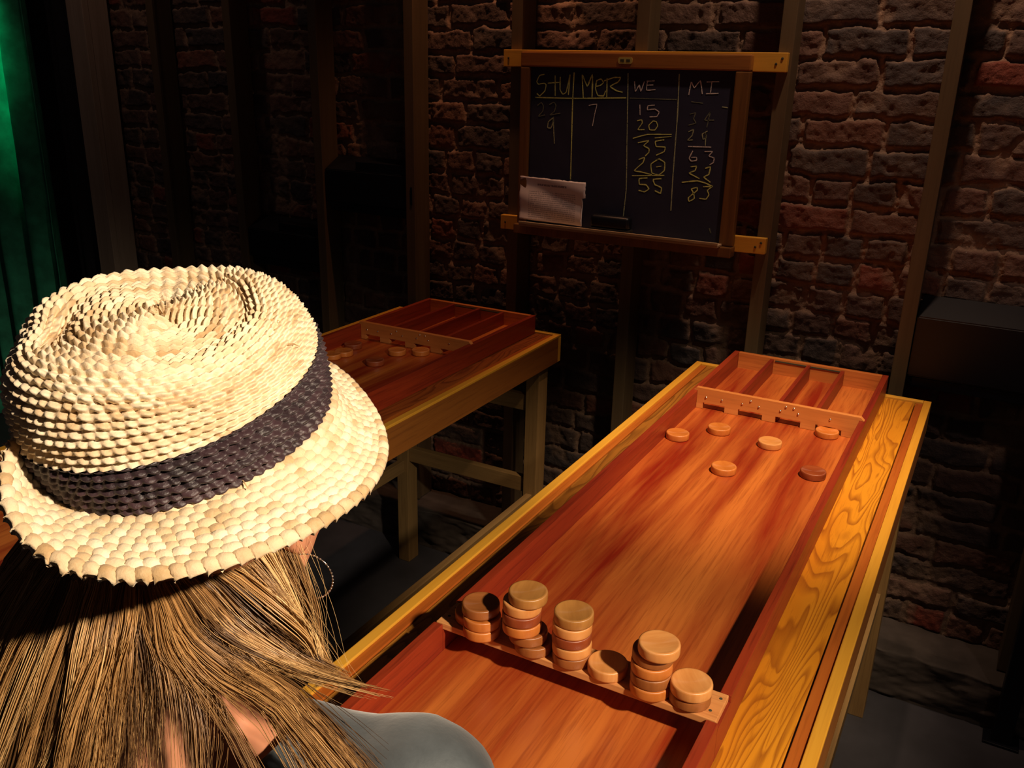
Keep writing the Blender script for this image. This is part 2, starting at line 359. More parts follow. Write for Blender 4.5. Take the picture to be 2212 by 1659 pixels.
# ------------------------------------------------------------------ chalkboard
for x0,x1,z0,z1,tilt,lab in ((-.842,.016,1.742,1.791,0,'yellow wooden batten behind the top of the chalkboard'),(-.842,.016,1.245,1.290,.018,'yellow wooden batten behind the bottom of the chalkboard')):
    b=thing('batten',lab,'batten',(x0,1.618,z0)); b.rotation_euler=(0,-tilt*0,0)
    bm=bmesh.new(); add_box(bm,(0,0,0),(x1-x0,.0215,z1-z0),.002)
    if tilt:
        for v in bm.verts: v.co.z+=v.co.x/(x1-x0)*.014
    obj('board',bm,M['batten'],b)
    for sx,sz in ((.018,.5),(.83,.42),(.845,.7)):
        c=obj('screw',lathe([(0,.002),(.003,.0015),(.0035,0),(0,0)],12),M['darkmark'],b); c.rotation_euler=(math.pi/2,0,0); c.location=(sx,-.0005,sz*(z1-z0)+(sx/.86*.014 if tilt else 0))
FX0,FX1,FZ0,FZ1=-.766,-.070,1.245,1.785
t=thing('chalkboard','framed slate chalkboard with four columns of scores, hung on the studs','chalkboard',(0,0,0))
bm=bmesh.new(); add_box(bm,(FX0+.02,1.600,FZ0+.03),(FX1-.02,1.612,FZ1-.02)); obj('slate',bm,M['slate'],t)
fw=.042
bx=lambda n,a,b,m,bev=.004:box(n,a,b,M[m],t,bev)
bx('top_rail',(FX0,1.590,FZ1-fw),(FX1,1.616,FZ1),'frame')
bx('side_rail',(FX0,1.590,FZ0+.03),(FX0+.032,1.616,FZ1-fw-.0005),'framez'); bx('side_rail',(FX1-.040,1.590,FZ0+.03),(FX1,1.616,FZ1-fw-.0005),'framez')
bm=bmesh.new(); add_box(bm,(FX0-.004,1.575,FZ0),(FX1+.002,1.616,FZ0+.029),.003); obj('bottom_rail',bm,M['framez'],t)
bm=bmesh.new(); add_box(bm,(FX0+.03,1.548,FZ0+.0295),(FX1-.03,1.598,FZ0+.036),.001); add_box(bm,(FX0+.03,1.546,FZ0+.0362),(FX1-.03,1.552,FZ0+.044),.001)
obj('chalk_tray',bm,M['dusty'],t)
bm=bmesh.new()
pts=[(-.0215+.008*0,0)]; W2,H2,r_=.0215,.0088,.006; pts=[]
for cxx,czz,a0 in ((W2-r_,H2-r_,0),(-W2+r_,H2-r_,90),(-W2+r_,-H2+r_,180),(W2-r_,-H2+r_,270)):
    for k in range(5): a=math.radians(a0+k*22.5); pts.append((cxx+r_*math.cos(a),czz+r_*math.sin(a)))
prism(bm,pts,-.0015,.001); tg_=obj('name_tag',bm,M['brass'],t,loc=(-.4280,1.5895,1.7645))
tag(tg_,'small brass name tag')
for sx in (-.009,.009):
    bm=bmesh.new(); add_box(bm,(sx-.0055,-.0022,-.0035),(sx+.0055,-.0016,.0035)); obj('tag_mark',bm,M['darkmark'],tg_)
CHALK=[
('y',0.0036,[(-0.6885,1.7222),(-0.7047,1.7189),(-0.7140,1.7021),(-0.7088,1.6939),(-0.6890,1.6973),(-0.6824,1.6925),(-0.6857,1.6758),(-0.7025,1.6606),(-0.7128,1.6675)]),
('y',0.0036,[(-0.6532,1.7201),(-0.6507,1.6623)]),
('y',0.003,[(-0.6767,1.6977),(-0.6329,1.7013)]),
('y',0.0036,[(-0.6360,1.7164),(-0.6354,1.6814),(-0.6266,1.6685),(-0.6147,1.6738),(-0.6041,1.7232)]),
('y',0.0036,[(-0.6041,1.7232),(-0.6071,1.6666)]),
('y',0.0042,[(-0.5911,1.7295),(-0.5922,1.6580),(-0.5878,1.4227)]),
('y',0.0036,[(-0.7174,1.6560),(-0.5874,1.6574),(-0.4226,1.6645)]),
('y',0.0045,[(-0.5579,1.6592),(-0.5648,1.7240),(-0.5465,1.6921),(-0.5320,1.7255),(-0.5298,1.6622)]),
('y',0.0036,[(-0.5208,1.6928),(-0.5070,1.6952),(-0.4959,1.7036),(-0.5035,1.7134),(-0.5171,1.7090),(-0.5206,1.6888),(-0.5124,1.6688),(-0.4937,1.6674),(-0.4876,1.6817)]),
('y',0.0036,[(-0.4852,1.7158),(-0.4834,1.6649)]),
('y',0.0036,[(-0.4940,1.7088),(-0.4648,1.7183),(-0.4435,1.7188),(-0.4504,1.7067),(-0.4746,1.6941),(-0.4533,1.6827),(-0.4349,1.6793)]),
('w',0.0028,[(-0.4003,1.7099),(-0.3956,1.6825),(-0.3849,1.7005),(-0.3791,1.6830),(-0.3702,1.7107)]),
('w',0.0028,[(-0.3614,1.7109),(-0.3618,1.6874),(-0.3356,1.6893)]),
('w',0.0028,[(-0.3636,1.7109),(-0.3397,1.7126)]),
('w',0.0028,[(-0.3606,1.7004),(-0.3432,1.7016)]),
('g',0.0034,[(-0.4214,1.7311),(-0.4111,1.5343),(-0.4045,1.4090),(-0.4082,1.3270)]),
('g',0.0034,[(-0.2693,1.7324),(-0.2650,1.6221),(-0.2639,1.4616),(-0.2616,1.3579)]),
('f',0.003,[(-0.4113,1.6641),(-0.2709,1.6649)]),
('f',0.003,[(-0.2281,1.6606),(-0.1944,1.6579)]),
('g',0.003,[(-0.1401,1.6503),(-0.1236,1.6487)]),
('w',0.0032,[(-0.2374,1.6784),(-0.2330,1.7122),(-0.2232,1.6972),(-0.2075,1.7159),(-0.1988,1.6819)]),
('w',0.003,[(-0.1895,1.7133),(-0.1549,1.7150)]),
('w',0.003,[(-0.1751,1.7129),(-0.1762,1.6834)]),
('w',0.003,[(-0.1886,1.6830),(-0.1538,1.6848)]),
('f',0.003,[(-0.7090,1.6330),(-0.6968,1.6419),(-0.6890,1.6317),(-0.6909,1.6168),(-0.7053,1.6013),(-0.6830,1.6065)]),
('f',0.0032,[(-0.6693,1.6366),(-0.6548,1.6443),(-0.6470,1.6353),(-0.6512,1.6184),(-0.6656,1.6073),(-0.6314,1.6137)]),
('g',0.0034,[(-0.6553,1.5992),(-0.6698,1.5880),(-0.6726,1.5708),(-0.6615,1.5692),(-0.6547,1.5844),(-0.6539,1.6014),(-0.6513,1.5633),(-0.6472,1.5250)]),
('w',0.0026,[(-0.5388,1.6393),(-0.5132,1.6436),(-0.5186,1.6155),(-0.5237,1.5822)]),
('w',0.0028,[(-0.3795,1.6473),(-0.3765,1.6194)]),
('w',0.0028,[(-0.3345,1.6477),(-0.3541,1.6454),(-0.3554,1.6342),(-0.3336,1.6371),(-0.3198,1.6297),(-0.3254,1.6176),(-0.3473,1.6154)]),
('y',0.0028,[(-0.3843,1.6030),(-0.3711,1.6064),(-0.3682,1.5976),(-0.3802,1.5789),(-0.3601,1.5799)]),
('y',0.0028,[(-0.3375,1.6031),(-0.3477,1.5926),(-0.3446,1.5806),(-0.3290,1.5802),(-0.3211,1.5918),(-0.3265,1.6036),(-0.3376,1.6047)]),
('y',0.003,[(-0.3942,1.5537),(-0.3502,1.5670),(-0.2778,1.5708)]),
('y',0.0026,[(-0.2773,1.5652),(-0.3272,1.5585)]),
('y',0.0034,[(-0.3775,1.5424),(-0.3444,1.5503),(-0.3589,1.5352),(-0.3426,1.5280),(-0.3418,1.5178),(-0.3522,1.5069)]),
('y',0.0034,[(-0.2983,1.5549),(-0.3243,1.5494),(-0.3209,1.5354),(-0.2944,1.5349),(-0.2956,1.5227),(-0.3190,1.5111)]),
('y',0.0034,[(-0.3717,1.4954),(-0.3542,1.5027),(-0.3575,1.4880),(-0.3830,1.4634),(-0.3600,1.4609),(-0.3279,1.4557)]),
('y',0.0034,[(-0.3135,1.4992),(-0.3326,1.4856),(-0.3284,1.4611),(-0.3078,1.4563),(-0.2911,1.4699),(-0.2917,1.4924),(-0.3093,1.5015),(-0.3157,1.4982)]),
('y',0.0024,[(-0.3163,1.4784),(-0.3010,1.4816)]),
('y',0.003,[(-0.3888,1.4483),(-0.2900,1.4564)]),
('y',0.0036,[(-0.3407,1.4456),(-0.3654,1.4417),(-0.3642,1.4258),(-0.3437,1.4257),(-0.3337,1.4148),(-0.3466,1.4053),(-0.3652,1.4080)]),
('y',0.0036,[(-0.2981,1.4467),(-0.3224,1.4428),(-0.3168,1.4287),(-0.2959,1.4211),(-0.2969,1.4052),(-0.3153,1.4112)]),
('f',0.003,[(-0.2293,1.6275),(-0.2128,1.6321),(-0.2176,1.6163),(-0.2102,1.6049),(-0.2308,1.5981)]),
('f',0.0032,[(-0.1715,1.6357),(-0.1859,1.6138),(-0.1590,1.6150)]),
('f',0.003,[(-0.1715,1.6357),(-0.1778,1.5947)]),
('g',0.003,[(-0.2291,1.5804),(-0.2149,1.5871),(-0.2176,1.5712),(-0.2292,1.5575),(-0.2144,1.5595)]),
('g',0.003,[(-0.1747,1.5851),(-0.1886,1.5766),(-0.1851,1.5630),(-0.1772,1.5674),(-0.1785,1.5810),(-0.1771,1.5457)]),
('w',0.003,[(-0.2263,1.5409),(-0.1601,1.5428)]),
('w',0.0032,[(-0.2116,1.5298),(-0.2204,1.5092),(-0.2133,1.5017),(-0.1986,1.5046),(-0.1993,1.5126),(-0.2142,1.5117)]),
('w',0.0032,[(-0.1777,1.5299),(-0.1548,1.5313),(-0.1640,1.5188),(-0.1488,1.5139),(-0.1497,1.5019),(-0.1595,1.4953)]),
('y',0.0034,[(-0.2139,1.4855),(-0.1971,1.4887),(-0.2002,1.4764),(-0.2166,1.4683),(-0.1853,1.4552)]),
('y',0.0036,[(-0.1711,1.4845),(-0.1569,1.4894),(-0.1591,1.4693),(-0.1730,1.4602),(-0.1527,1.4476)]),
('y',0.0038,[(-0.2358,1.4412),(-0.1911,1.4487),(-0.1650,1.4438),(-0.1452,1.4361)]),
('y',0.0036,[(-0.1894,1.4305),(-0.2061,1.4251),(-0.1985,1.4134),(-0.1950,1.3993),(-0.2093,1.3898),(-0.2124,1.3999),(-0.1886,1.4224),(-0.1894,1.4305)]),
('y',0.0034,[(-0.1726,1.4339),(-0.1473,1.4359),(-0.1589,1.4248),(-0.1535,1.4131),(-0.1607,1.4002),(-0.1801,1.4006)]),
('f',0.004,[(-0.1434,1.3200),(-0.1377,1.3064)]),
]

def stroke(bm,pts,wd,y):
    P=[Vector((a,b)) for a,b in pts]
    Q=[]
    n=len(P)
    for i in range(n-1):       # smooth through the points
        p0=P[max(i-1,0)];p1=P[i];p2=P[i+1];p3=P[min(i+2,n-1)]
        sharp=False
        for k in range(6):
            u=k/6; a=.5*((2*p1)+(-p0+p2)*u*.7+(2*p0-5*p1+4*p2-p3)*u*u*.7+(-p0+3*p1-3*p2+p3)*u**3*.7)
            l=p1.lerp(p2,u); Q.append(a.lerp(l,.45) if n>2 else l)
    Q.append(P[-1]); L=[];Rr=[]
    for i,p in enumerate(Q):
        d=(Q[min(i+1,len(Q)-1)]-Q[max(i-1,0)])
        if d.length<1e-9: d=Vector((1,0))
        d.normalize(); nn=Vector((-d.y,d.x))*wd*.5*random.uniform(.75,1.2)
        L.append((p+nn));Rr.append((p-nn))
    rows=[]
    for l,r in zip(L,Rr): rows.append([bm.verts.new((l.x,y,l.y)),bm.verts.new((r.x,y,r.y)),bm.verts.new((r.x,y+.0004,r.y)),bm.verts.new((l.x,y+.0004,l.y))])
    for a,b in zip(rows,rows[1:]):
        for i in range(4): bm.faces.new((a[i],a[(i+1)%4],b[(i+1)%4],b[i]))
    bm.faces.new(rows[0][::-1]); bm.faces.new(rows[-1])
NM={'y':('chalk_writing','yellow chalk names, lines and sums'),'w':('chalk_writing','white chalk letters and numbers'),'g':('chalk_line','pale green chalk column lines'),'f':('chalk_smudge','faded half-erased chalk numbers')}
for k in 'ywgf':
    bm=bmesh.new()
    for kk,wd,pts in CHALK:
        if kk==k: stroke(bm,pts,wd*.88,1.5992+{'y':0,'w':-.0001,'g':.0001,'f':.0002}[k])
    o=obj(NM[k][0],bm,M['c'+k],t); tag(o,NM[k][1])
# the sheet of rules taped over the lower left corner
t=thing('paper_sheet','torn-edged printed paper sheet on the lower left of the chalkboard','paper',(-.645,1.588,1.352))
nu,nv=46,30; 
U,Vv=np.meshgrid(np.linspace(-1,1,nu),np.linspace(-1,1,nv),indexing='ij')
edge=(fbm(Vv*9,U*0+1,61)-.5)*.006
X=U*.1115+np.where(U>.98,edge-.010*(Vv<.25)+.004*(Vv>.3),0)+np.where(U<-.98,edge*.4,0); Zp=Vv*.066+.004*(1-U)*.5
Zp=Zp+np.where(Vv>.98,(fbm(U*12,Vv*0,62)-.5)*.004,0)
Y=-.003*np.sin(U*3)*Vv+ .002*np.sin(Vv*5+U*2)-.0065*np.clip(U-.6,0,1)*np.clip(Vv,0,1)
me=grid_mesh('sheet',np.stack([X.ravel(),Y.ravel(),Zp.ravel()],1),nu,nv); o=obj('sheet',me,M['paper'],t,smooth=True); s=o.modifiers.new('t','SOLIDIFY'); s.thickness=.0004
t=thing('chalkboard_eraser','black felt eraser lying on the chalk tray','eraser',(-.435,1.573,FZ0+.036))
bm=bmesh.new(); add_box(bm,(-.062,-.018,.012),(.062,.018,.050),.010); obj('handle',bm,M['black'],t,smooth=True)
bm=bmesh.new(); add_box(bm,(-.064,-.019,.0),(.064,.019,.0125),.002); obj('felt_pad',bm,M['blackm'],t)

# ------------------------------------------------------------------ tables (local frame: box coordinates, z from the floor)
TX0,TX1,TY0,TY1=-.111,.522,-.385,1.547; TT=Z0-.014     # table top surface height
def make_table(loc,rot,label):
    t=thing('game_table',label,'table',loc,rot)
    # planks left and right of the game board, one oak sheet
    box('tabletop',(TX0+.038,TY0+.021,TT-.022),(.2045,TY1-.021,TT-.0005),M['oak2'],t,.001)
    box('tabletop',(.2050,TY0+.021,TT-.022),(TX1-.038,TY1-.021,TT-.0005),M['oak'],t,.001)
    for s,(a,b) in enumerate(((TX0+.0185,TX0+.0355),(TX1-.0355,TX1-.0185))):
        box('inner_strip',(a,TY0+.021,TT-.022),(b,TY1-.021,TT+.0005),M['strip'],t,.0012)
    for a,b in ((TX0,TX0+.018),(TX1-.018,TX1)):
        box('side_apron',(a,TY0+.019,TT-.085),(b,TY1-.019,TT-.004),M['apron'],t,.0012)
        box('edge_lip',(a,TY0,TT-.0035),(b,TY1,TT+.004),M['lip'],t,.0015)
    for a,b in ((TY0,TY0+.018),(TY1-.018,TY1)):
        box('end_apron',(TX0,a,TT-.085),(TX1,b,TT-.004),M['lipx'],t,.0012)
        box('end_lip',(TX0+.0185,a,TT-.0035),(TX1-.0185,b,TT+.004),M['lipx'],t,.0015)
    LT=TT-.086
    for x0 in (TX0+.055,TX1-.018-.046):
        for y0 in (TY0+.05,TY1-.11):
            box('leg',(x0,y0,0),(x0+.046,y0+.060,LT),M['leg'],t,.002)
    yy=(TY0+.05,TY1-.11)
    for y0 in yy:
        box('cross_rail',(TX0+.1015,y0+.012,.405),(TX1-.0645,y0+.038,.458),M['legx'],t,.002)
        box('upper_cross_rail',(TX0+.1015,y0+.012,.695),(TX1-.0645,y0+.038,.749),M['legx'],t,.002)
    for x0 in (TX0+.055,TX1-.018-.046):
        box('long_rail',(x0+.012,yy[0]+.0605,.365),(x0+.034,yy[1]-.0005,.410),M['legy'],t,.002)
    for y0 in (.25,.95): box('top_batten',(TX0+.0185,y0,TT-.062),(TX1-.0185,y0+.04,TT-.0225),M['legx'],t,.002)
    return t
def copy_tree(o,parent=None):
    c=o.copy(); C.objects.link(c)
    if parent: c.parent=parent
    for ch in list(o.children): copy_tree(ch,c)
    return c
TR=.0091
def T(x,y,z=0,org=(0,0),r=TR): return (org[0]+x*math.cos(r)-y*math.sin(r),org[1]+x*math.sin(r)+y*math.cos(r),z)
tabR=make_table((0,0,0),TR,'oak-topped wooden game table under the nearer board, bright yellow edges')
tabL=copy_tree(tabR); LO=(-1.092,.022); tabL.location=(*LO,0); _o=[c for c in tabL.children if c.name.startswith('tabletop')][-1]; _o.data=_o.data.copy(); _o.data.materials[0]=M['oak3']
tabL['label']='dim wooden game table further left, partly hidden by the straw hat'
BW,BH=.41,.045; YB,YF=1.519,-.375; GY=1.145; tk=.0146
def make_board(loc,rot,label):
    """local: x 0..BW, floor surface at z=0"""
    t=thing('shuffleboard_box',label,'shuffleboard',loc,rot)
    box('bed',(tk,YF+.012,-.013),(BW-tk,YB,0),M['bed'],t,0)
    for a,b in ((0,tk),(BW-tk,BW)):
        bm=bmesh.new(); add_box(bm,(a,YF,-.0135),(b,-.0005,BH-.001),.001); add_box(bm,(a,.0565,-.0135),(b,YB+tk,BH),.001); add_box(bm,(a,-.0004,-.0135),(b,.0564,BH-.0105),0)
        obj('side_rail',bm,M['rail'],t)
    box('back_rail',(tk+.0003,YB,-.0135),(BW-tk-.0003,YB+tk,BH),M['railx'],t,.001)
    box('front_rail',(tk+.0003,YF,-.0135),(BW-tk-.0003,YF+.012,.004),M['railx'],t,.001)
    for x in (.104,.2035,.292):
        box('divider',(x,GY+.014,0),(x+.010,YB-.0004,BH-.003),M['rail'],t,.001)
    # gate with four arches, chamfered ends lying over the rails
    bm=bmesh.new(); H=.053; a=.0165
    ops=[(.031,.086),(.119,.178),(.209,.268),(.302,.361)]
    pts=[(tk+.0004,0.0006)]
    for x0,x1 in ops: pts+=[(x0,.0006),(x0,a),(x1,a),(x1,.0006)]
    pts+=[(BW-tk-.0004,.0006),(BW-tk-.0004,BH+.0004),(BW-.004,BH+.0004),(BW-.012,H),(.012,H),(.004,BH+.0004),(tk+.0004,BH+.0004)]
    prism(bm,pts,GY,GY+.013); g=obj('gate',bm,M['gate'],t)
    for x,z in ((.038,.031),(.078,.031),(.128,.032),(.1475,.043),(.168,.032),(.2195,.033),(.231,.045),(.2495,.045),(.2605,.033),(.333,.035)):
        n=obj('nail_head',lathe([(0,-.0028),(.0014,-.0024),(.0026,-.0012),(.0028,0),(0,0.0003)],12),M['nail'],g,smooth=True); n.rotation_euler=(math.pi/2,0,0); n.location=(x,GY,z); n.scale=(1,1,-1)
    for me in {c.data for c in g.children}: pass
    box('hook_rod',(.118,YB-.0035,BH-.0085),(.300,YB-.0005,BH-.0055),M['darkmark'],t,0)
    b=box('start_bar',(.003,0,BH-.0098),(BW-.003,.056,BH),M['bar'],t,.0012); tag(b,'pale wooden start bar bridging the board')
    for x,y in ((.395,.016),(.400,.044),(.012,.02),(.010,.042)):
        s=obj('screw_head',lathe([(0,.0006),(.002,.0005),(.0022,0),(0,0)],12),M['darkmark'],b); s.location=(x,y,BH)
    return t
bxR=make_board((0,0,Z0),TR,'long reddish shuffleboard box nearest the viewer, with puck stacks on its start bar')
bxL=copy_tree(bxR); BLO=(-1.062,.012); bxL.location=(*BLO,Z0); bxL['label']='dim shuffleboard box on the far left table, half behind the hat brim'

# ------------------------------------------------------------------ pucks
PR,PH=.0262,.0150
def puck_mesh():
    return lathe([(0,.0010),(.012,.0008),(.021,.0002),(.0240,0),(.0258,.0010),(PR,.0030),(PR,PH-.0030),(.0257,PH-.0009),(.0240,PH),(.0225,PH-.0002),(.018,PH-.0011),(.009,PH-.0019),(0,PH-.0021)],56)
_b=puck_mesh(); _m=bpy.data.meshes.new('puck'); bmesh.ops.recalc_face_normals(_b,faces=_b.faces); _b.to_mesh(_m); _b.free()
_m.polygons.foreach_set('use_smooth',[True]*len(_m.polygons))
PM={}
for k in ('p_light','p_orange','p_brown','p_red','p_olive'):
    q=_m.copy(); q.materials.append(M[k]); PM[k]=q
def puck(k,pos,label,group,rot=None):
    o=bpy.data.objects.new('puck',PM[k]); C.objects.link(o); o.location=pos; o.rotation_euler=(rot or (0,0,random.uniform(0,6.28)))
    o.modifiers.new('edges','EDGE_SPLIT').split_angle=math.radians(50)
    return tag(o,label,'puck',group)
place=['topmost','second from top','third from top','fourth from top','fifth from top','lowest']
stacks=[ # base x,y ; list top->bottom (kind, dx, dy, colour word)
 ('leftmost stack',(.0670,.0150),[('p_brown',0,0,'dark brown'),('p_orange',.0045,-.004,'bright orange'),('p_orange',.0050,-.005,'orange'),]),
 ('second stack from the left on the bar',(.1375,.0080),[('p_olive',.004,.003,'olive-topped'),('p_light',-.003,.001,'pale'),('p_red',-.003,.000,'red-brown'),('p_orange',-.0025,.000,'orange-brown'),('p_brown',.0045,.006,'shifted brown'),('p_brown',.0125,.008,'right-shifted brown')]),
 ('third stack from the left on the bar',(.2043,.0207),[('p_olive',0,0,'olive-topped'),('p_light',-.0010,-.001,'pale'),('p_red',-.0010,-.001,'dark red-brown'),('p_light',0,-.001,'pale'),('p_brown',0.0005,0,'brown')]),
 (None,(.2556,.0214),[('p_light',0,0,'')]),
 ('five-high second stack from the right',(.3185,.0150),[('p_light',.0055,-.001,'pale overhanging'),('p_brown',-.0025,.003,'dark brown'),('p_orange',-.0025,.001,'orange'),('p_brown',-.002,.001,'brown'),('p_orange',-.0015,0,'tan')]),
 ('short stack at the right end of the bar',(.3672,.0208),[('p_light',0,0,'glossy pale'),('p_brown',-.001,.0015,'brown')]),
]
for name,(x,y),L in stacks:
    n=len(L)
    for i,(k,dx,dy,word) in enumerate(L):
        z=BH+.0002+(n-1-i)*PH
        if name is None: lab='single pale wooden puck lying alone on the start bar'
        else:
            pos='topmost' if i==0 else ('lowest' if i==n-1 else place[i])
            lab='%s puck, %s in the %s'%(word,pos,name)
        puck(k,T(x+dx,y+dy,z+Z0),lab,'pucks on the start bar')
o=puck('p_orange',T(.0445,.0330,BH+.0002+Z0),'orange wooden puck peeping out behind the leftmost stack','pucks on the start bar')
for (x,y,k,lab) in ((.041,.930,'p_orange','orange puck lying against the left rail, furthest left of the loose pucks'),(.112,1.015,'p_orange','orange puck lying between the left rail and the second gate arch'),(.234,.994,'p_light','pale puck lying in front of the third gate arch'),(.184,.806,'p_orange','orange puck lying mid-board, nearest of the loose pucks'),(.350,.882,'p_red','reddish puck lying close to the right rail'),(.3325,1.128,'p_orange','puck stuck in the fourth gate arch on the right')):
    puck(k,T(x,y,Z0+.0002),lab,'loose pucks on the near board')
for (x,y,k,lab) in ((.098-.03,.945,'p_orange','dim orange puck beside the hat, nearest the crown on the far board'),(.108-.03,.985,'p_orange','dim orange puck next to the hat on the far board, second from it'),(.085-.03,1.055,'p_red','dim red puck near the left rail of the far board'),(.234-.03,.965,'p_red','dim red puck lying nearest the hat brim on the far board'),(.229-.03,1.075,'p_orange','dim orange puck on the far board before its second gate arch'),(.286-.03,1.112,'p_orange','dim puck half inside the third gate arch of the far board')):
    puck(k,T(x,y,Z0+.0002,BLO),lab,'loose pucks on the far board')

# ------------------------------------------------------------------ straw hat
def hat():
    B=Vector((.1655,-.5160,.5560+Z0))
    n=Vector((0,0,1))-HA*Vector((.874,.486,0))+HB*Vector((.78,-.63,0)); n.normalize()
    fwd=Vector((math.sin(HY),math.cos(HY),0)); fwd=(fwd-fwd.dot(n)*n).normalized(); rgt=fwd.cross(n).normalized()
    Rm=Matrix((rgt,fwd,n)).transposed().to_4x4(); Rm.translation=B
    root=thing('straw_hat','crocheted natural straw trilby with a black band, worn on the blonde person\'s head','hat'); root.matrix_world=Rm
    NP=880; ph=np.linspace(0,2*np.pi,NP,endpoint=False)
    def surf(name,prof,rows,sub,mat,parent,pitch,edge=None,amp=.0022,pk=1.7):
        """prof(row position array, phi)->(x,y,z); crochet rounds pushed out along the normal"""
        nr=int(rows*sub)+1; s=np.linspace(0,rows,nr)
        S,P=np.meshgrid(s,ph,indexing='ij'); X,Y,Z=prof(S,P)
        V=np.stack([X,Y,Z],-1)
        dS=np.gradient(V,axis=0); dP=(np.roll(V,-1,1)-np.roll(V,1,1)); N=np.cross(dP,dS); N/=np.linalg.norm(N,axis=-1,keepdims=True)+1e-12
        N*=HSIGN
        # spiral: the round index grows a little with the angle
        SS=S+P/(2*np.pi)*.999; row=np.floor(SS); fr=SS-row
        rad=np.sqrt(X**2+Y**2).mean(axis=1)
        circ=np.interp(row,np.linspace(0,rows,nr),2*np.pi*rad) 
        ns=np.maximum(6,np.round(circ/.0076))
        wob=.35*(vnoise(P*9+row*3.1,row*1.7,71)-.5)
        ang=P/(2*np.pi)*ns+row*.5+.55*(fr-.5)+wob
        st=ang-np.floor(ang); R3=np.random.RandomState(91).rand(256,256)
        si=np.floor(ang).astype(int); rnd=R3[si%256,row.astype(int)%256]
        ridge=np.clip(1-np.abs(2*fr-1)**2.2,0,1)
        lobe=np.clip(1-np.abs(2*st-1)**2.4,0,1)
        # two strands leaning across each stitch
        v=np.abs(((st-.5)*1.6+(fr-.5)*.9)); strand=np.exp(-(v/.16)**2)
        h=(.5-.5*np.cos(2*np.pi*fr))**.75*(.52+.48*(.5-.5*np.cos(2*np.pi*st))**.8)*(.85+.3*rnd)+.06*strand*ridge
        pit=np.exp(-(((st if False else np.minimum(st,1-st))/.22)**2))*np.exp(-((np.minimum(fr,1-fr)/.26)**2))
        h=h-pk*pit*(R3[(si+7)%256,row.astype(int)%256]**1.5+.15)
        h=h+.12*(fbm(P*60,S*5,75,3)-.5)
        V=V+N*(h*amp)[...,None]
        me=grid_mesh(name,V.reshape(-1,3),nr,NP,closed_v=True); attr(me,'stitch',rnd*.6+.4*R3[row.astype(int)%256,3])
        o=obj(name,me,mat,parent,smooth=True); return o
    a0,b0=.0835,.0940          # head-band half axes
    H=.108
    pc=.0054                   # round pitch
    # crown profile by arc position u in 0..1 (0 = tip centre): radius fraction, height
    def crown_pt(u,P):
        # u<ut : top disc ; then the shoulder ; then the side
        k=np.array([0,.10,.20,.29,.36,.42,.48,.55,.65,.78,.9,1.0])
        rf=np.array([0,.24,.46,.64,.765,.86,.95,1.01,1.045,1.055,1.03,1.0])
        zz=np.array([.100,.101,.1025,.1055,.1065,.103,.095,.083,.064,.038,.016,0])*.86
        r=np.interp(u,k,rf); z=np.interp(u,k,zz)
        return r,z
    ks=np.linspace(0,1,400); rr,zz=crown_pt(ks,0)
    g=np.exp(-np.linspace(-2.5,2.5,41)**2); g/=g.sum()
    rr=np.convolve(np.pad(rr,20,mode='reflect',reflect_type='odd'),g,'valid'); zz=np.convolve(np.pad(zz,20,mode='edge'),g,'valid'); rr[0]=0
    arc=np.concatenate([[0],np.cumsum(np.hypot(np.diff(rr)*.098,np.diff(zz)))]); rows_total=arc[-1]/pc
    def shape(rowpos,P):
        r=np.interp(rowpos*pc,arc,rr); z=np.interp(rowpos*pc,arc,zz)
        X=a0*r*np.sin(P); Y=b0*r*np.cos(P)
        top=np.clip((z-.035)/.07,0,1)
        # groove ring round the tip, deep pinches at front-left and front-right
        ring=np.exp(-((r-.64)/.13)**2)
        deep=.0065+.012*np.exp(-((np.angle(np.exp(1j*(P-G1))))/.42)**2)+.010*np.exp(-((np.angle(np.exp(1j*(P-G2))))/.5)**2)
        z=z-ring*deep*RG
        bul=np.exp(-((np.angle(np.exp(1j*(P-G1))))/.30)**2)*.010*np.exp(-((r-.86)/.14)**2)+np.exp(-((np.angle(np.exp(1j*(P-G2))))/.34)**2)*.008*np.exp(-((r-.86)/.14)**2)
        X=X*(1-bul/.09); Y=Y*(1-bul/.1)
        low=(.5+.5*np.cos(P-math.radians(48)))**1.5; z=z-.020*top*np.clip(r*1.1,0,1)*low; lo2=(.5+.5*np.cos(P-math.radians(72)))**1.5; tp2=np.clip((z-.012)/.07,0,1); X=X*(1-.25*tp2*lo2); Y=Y*(1-.12*top*low); z=z-.008*top*lo2
        # slouch: soft dents
        z=z+.004*np.sin(2*P+.6)*top+.003*np.sin(3*P)*top
        X=X+.002*np.sin(4*P+rowpos*.3)*top; 
        return X,Y,z
    nb=7.1                      # band rounds at the foot of the crown
    rc=rows_total-nb
    surf('crown',lambda S,P:shape(S,P),rc,8,M['straw'],root,pc,amp=.0034)
    surf('band',lambda S,P:tuple(c*(1.012 if i<2 else 1) for i,c in enumerate(shape(S+rc-.05,P))),nb+.05,8,M['bandstraw'],root,pc,amp=.0030)
    BRW=.050; rb=8.6
    def brim(S,P):
        t=S/rb; d=t*BRW
        # slope of the brim round the head (angles from the front, clockwise): up-rolled on the left, gently down elsewhere
        up=np.exp(-((np.angle(np.exp(1j*(P-BU))))/.85)**2)
        up2=np.exp(-((np.angle(np.exp(1j*(P-math.radians(32)))))/.95)**2); al=np.radians(-8+UPA*up-90*up2)+np.radians(8)*np.sin(P*2+.4)
        d=d*(1-.14*up2); curl=np.radians(40)*up+np.radians(62)*up2
        rad=d*np.cos(al+curl*t*.6)*1.0; zz=d*np.sin(al+curl*t*.6)
        wav=.004*t*np.sin(3*P+1)
        ex=a0+rad; ey=b0+rad*1.02
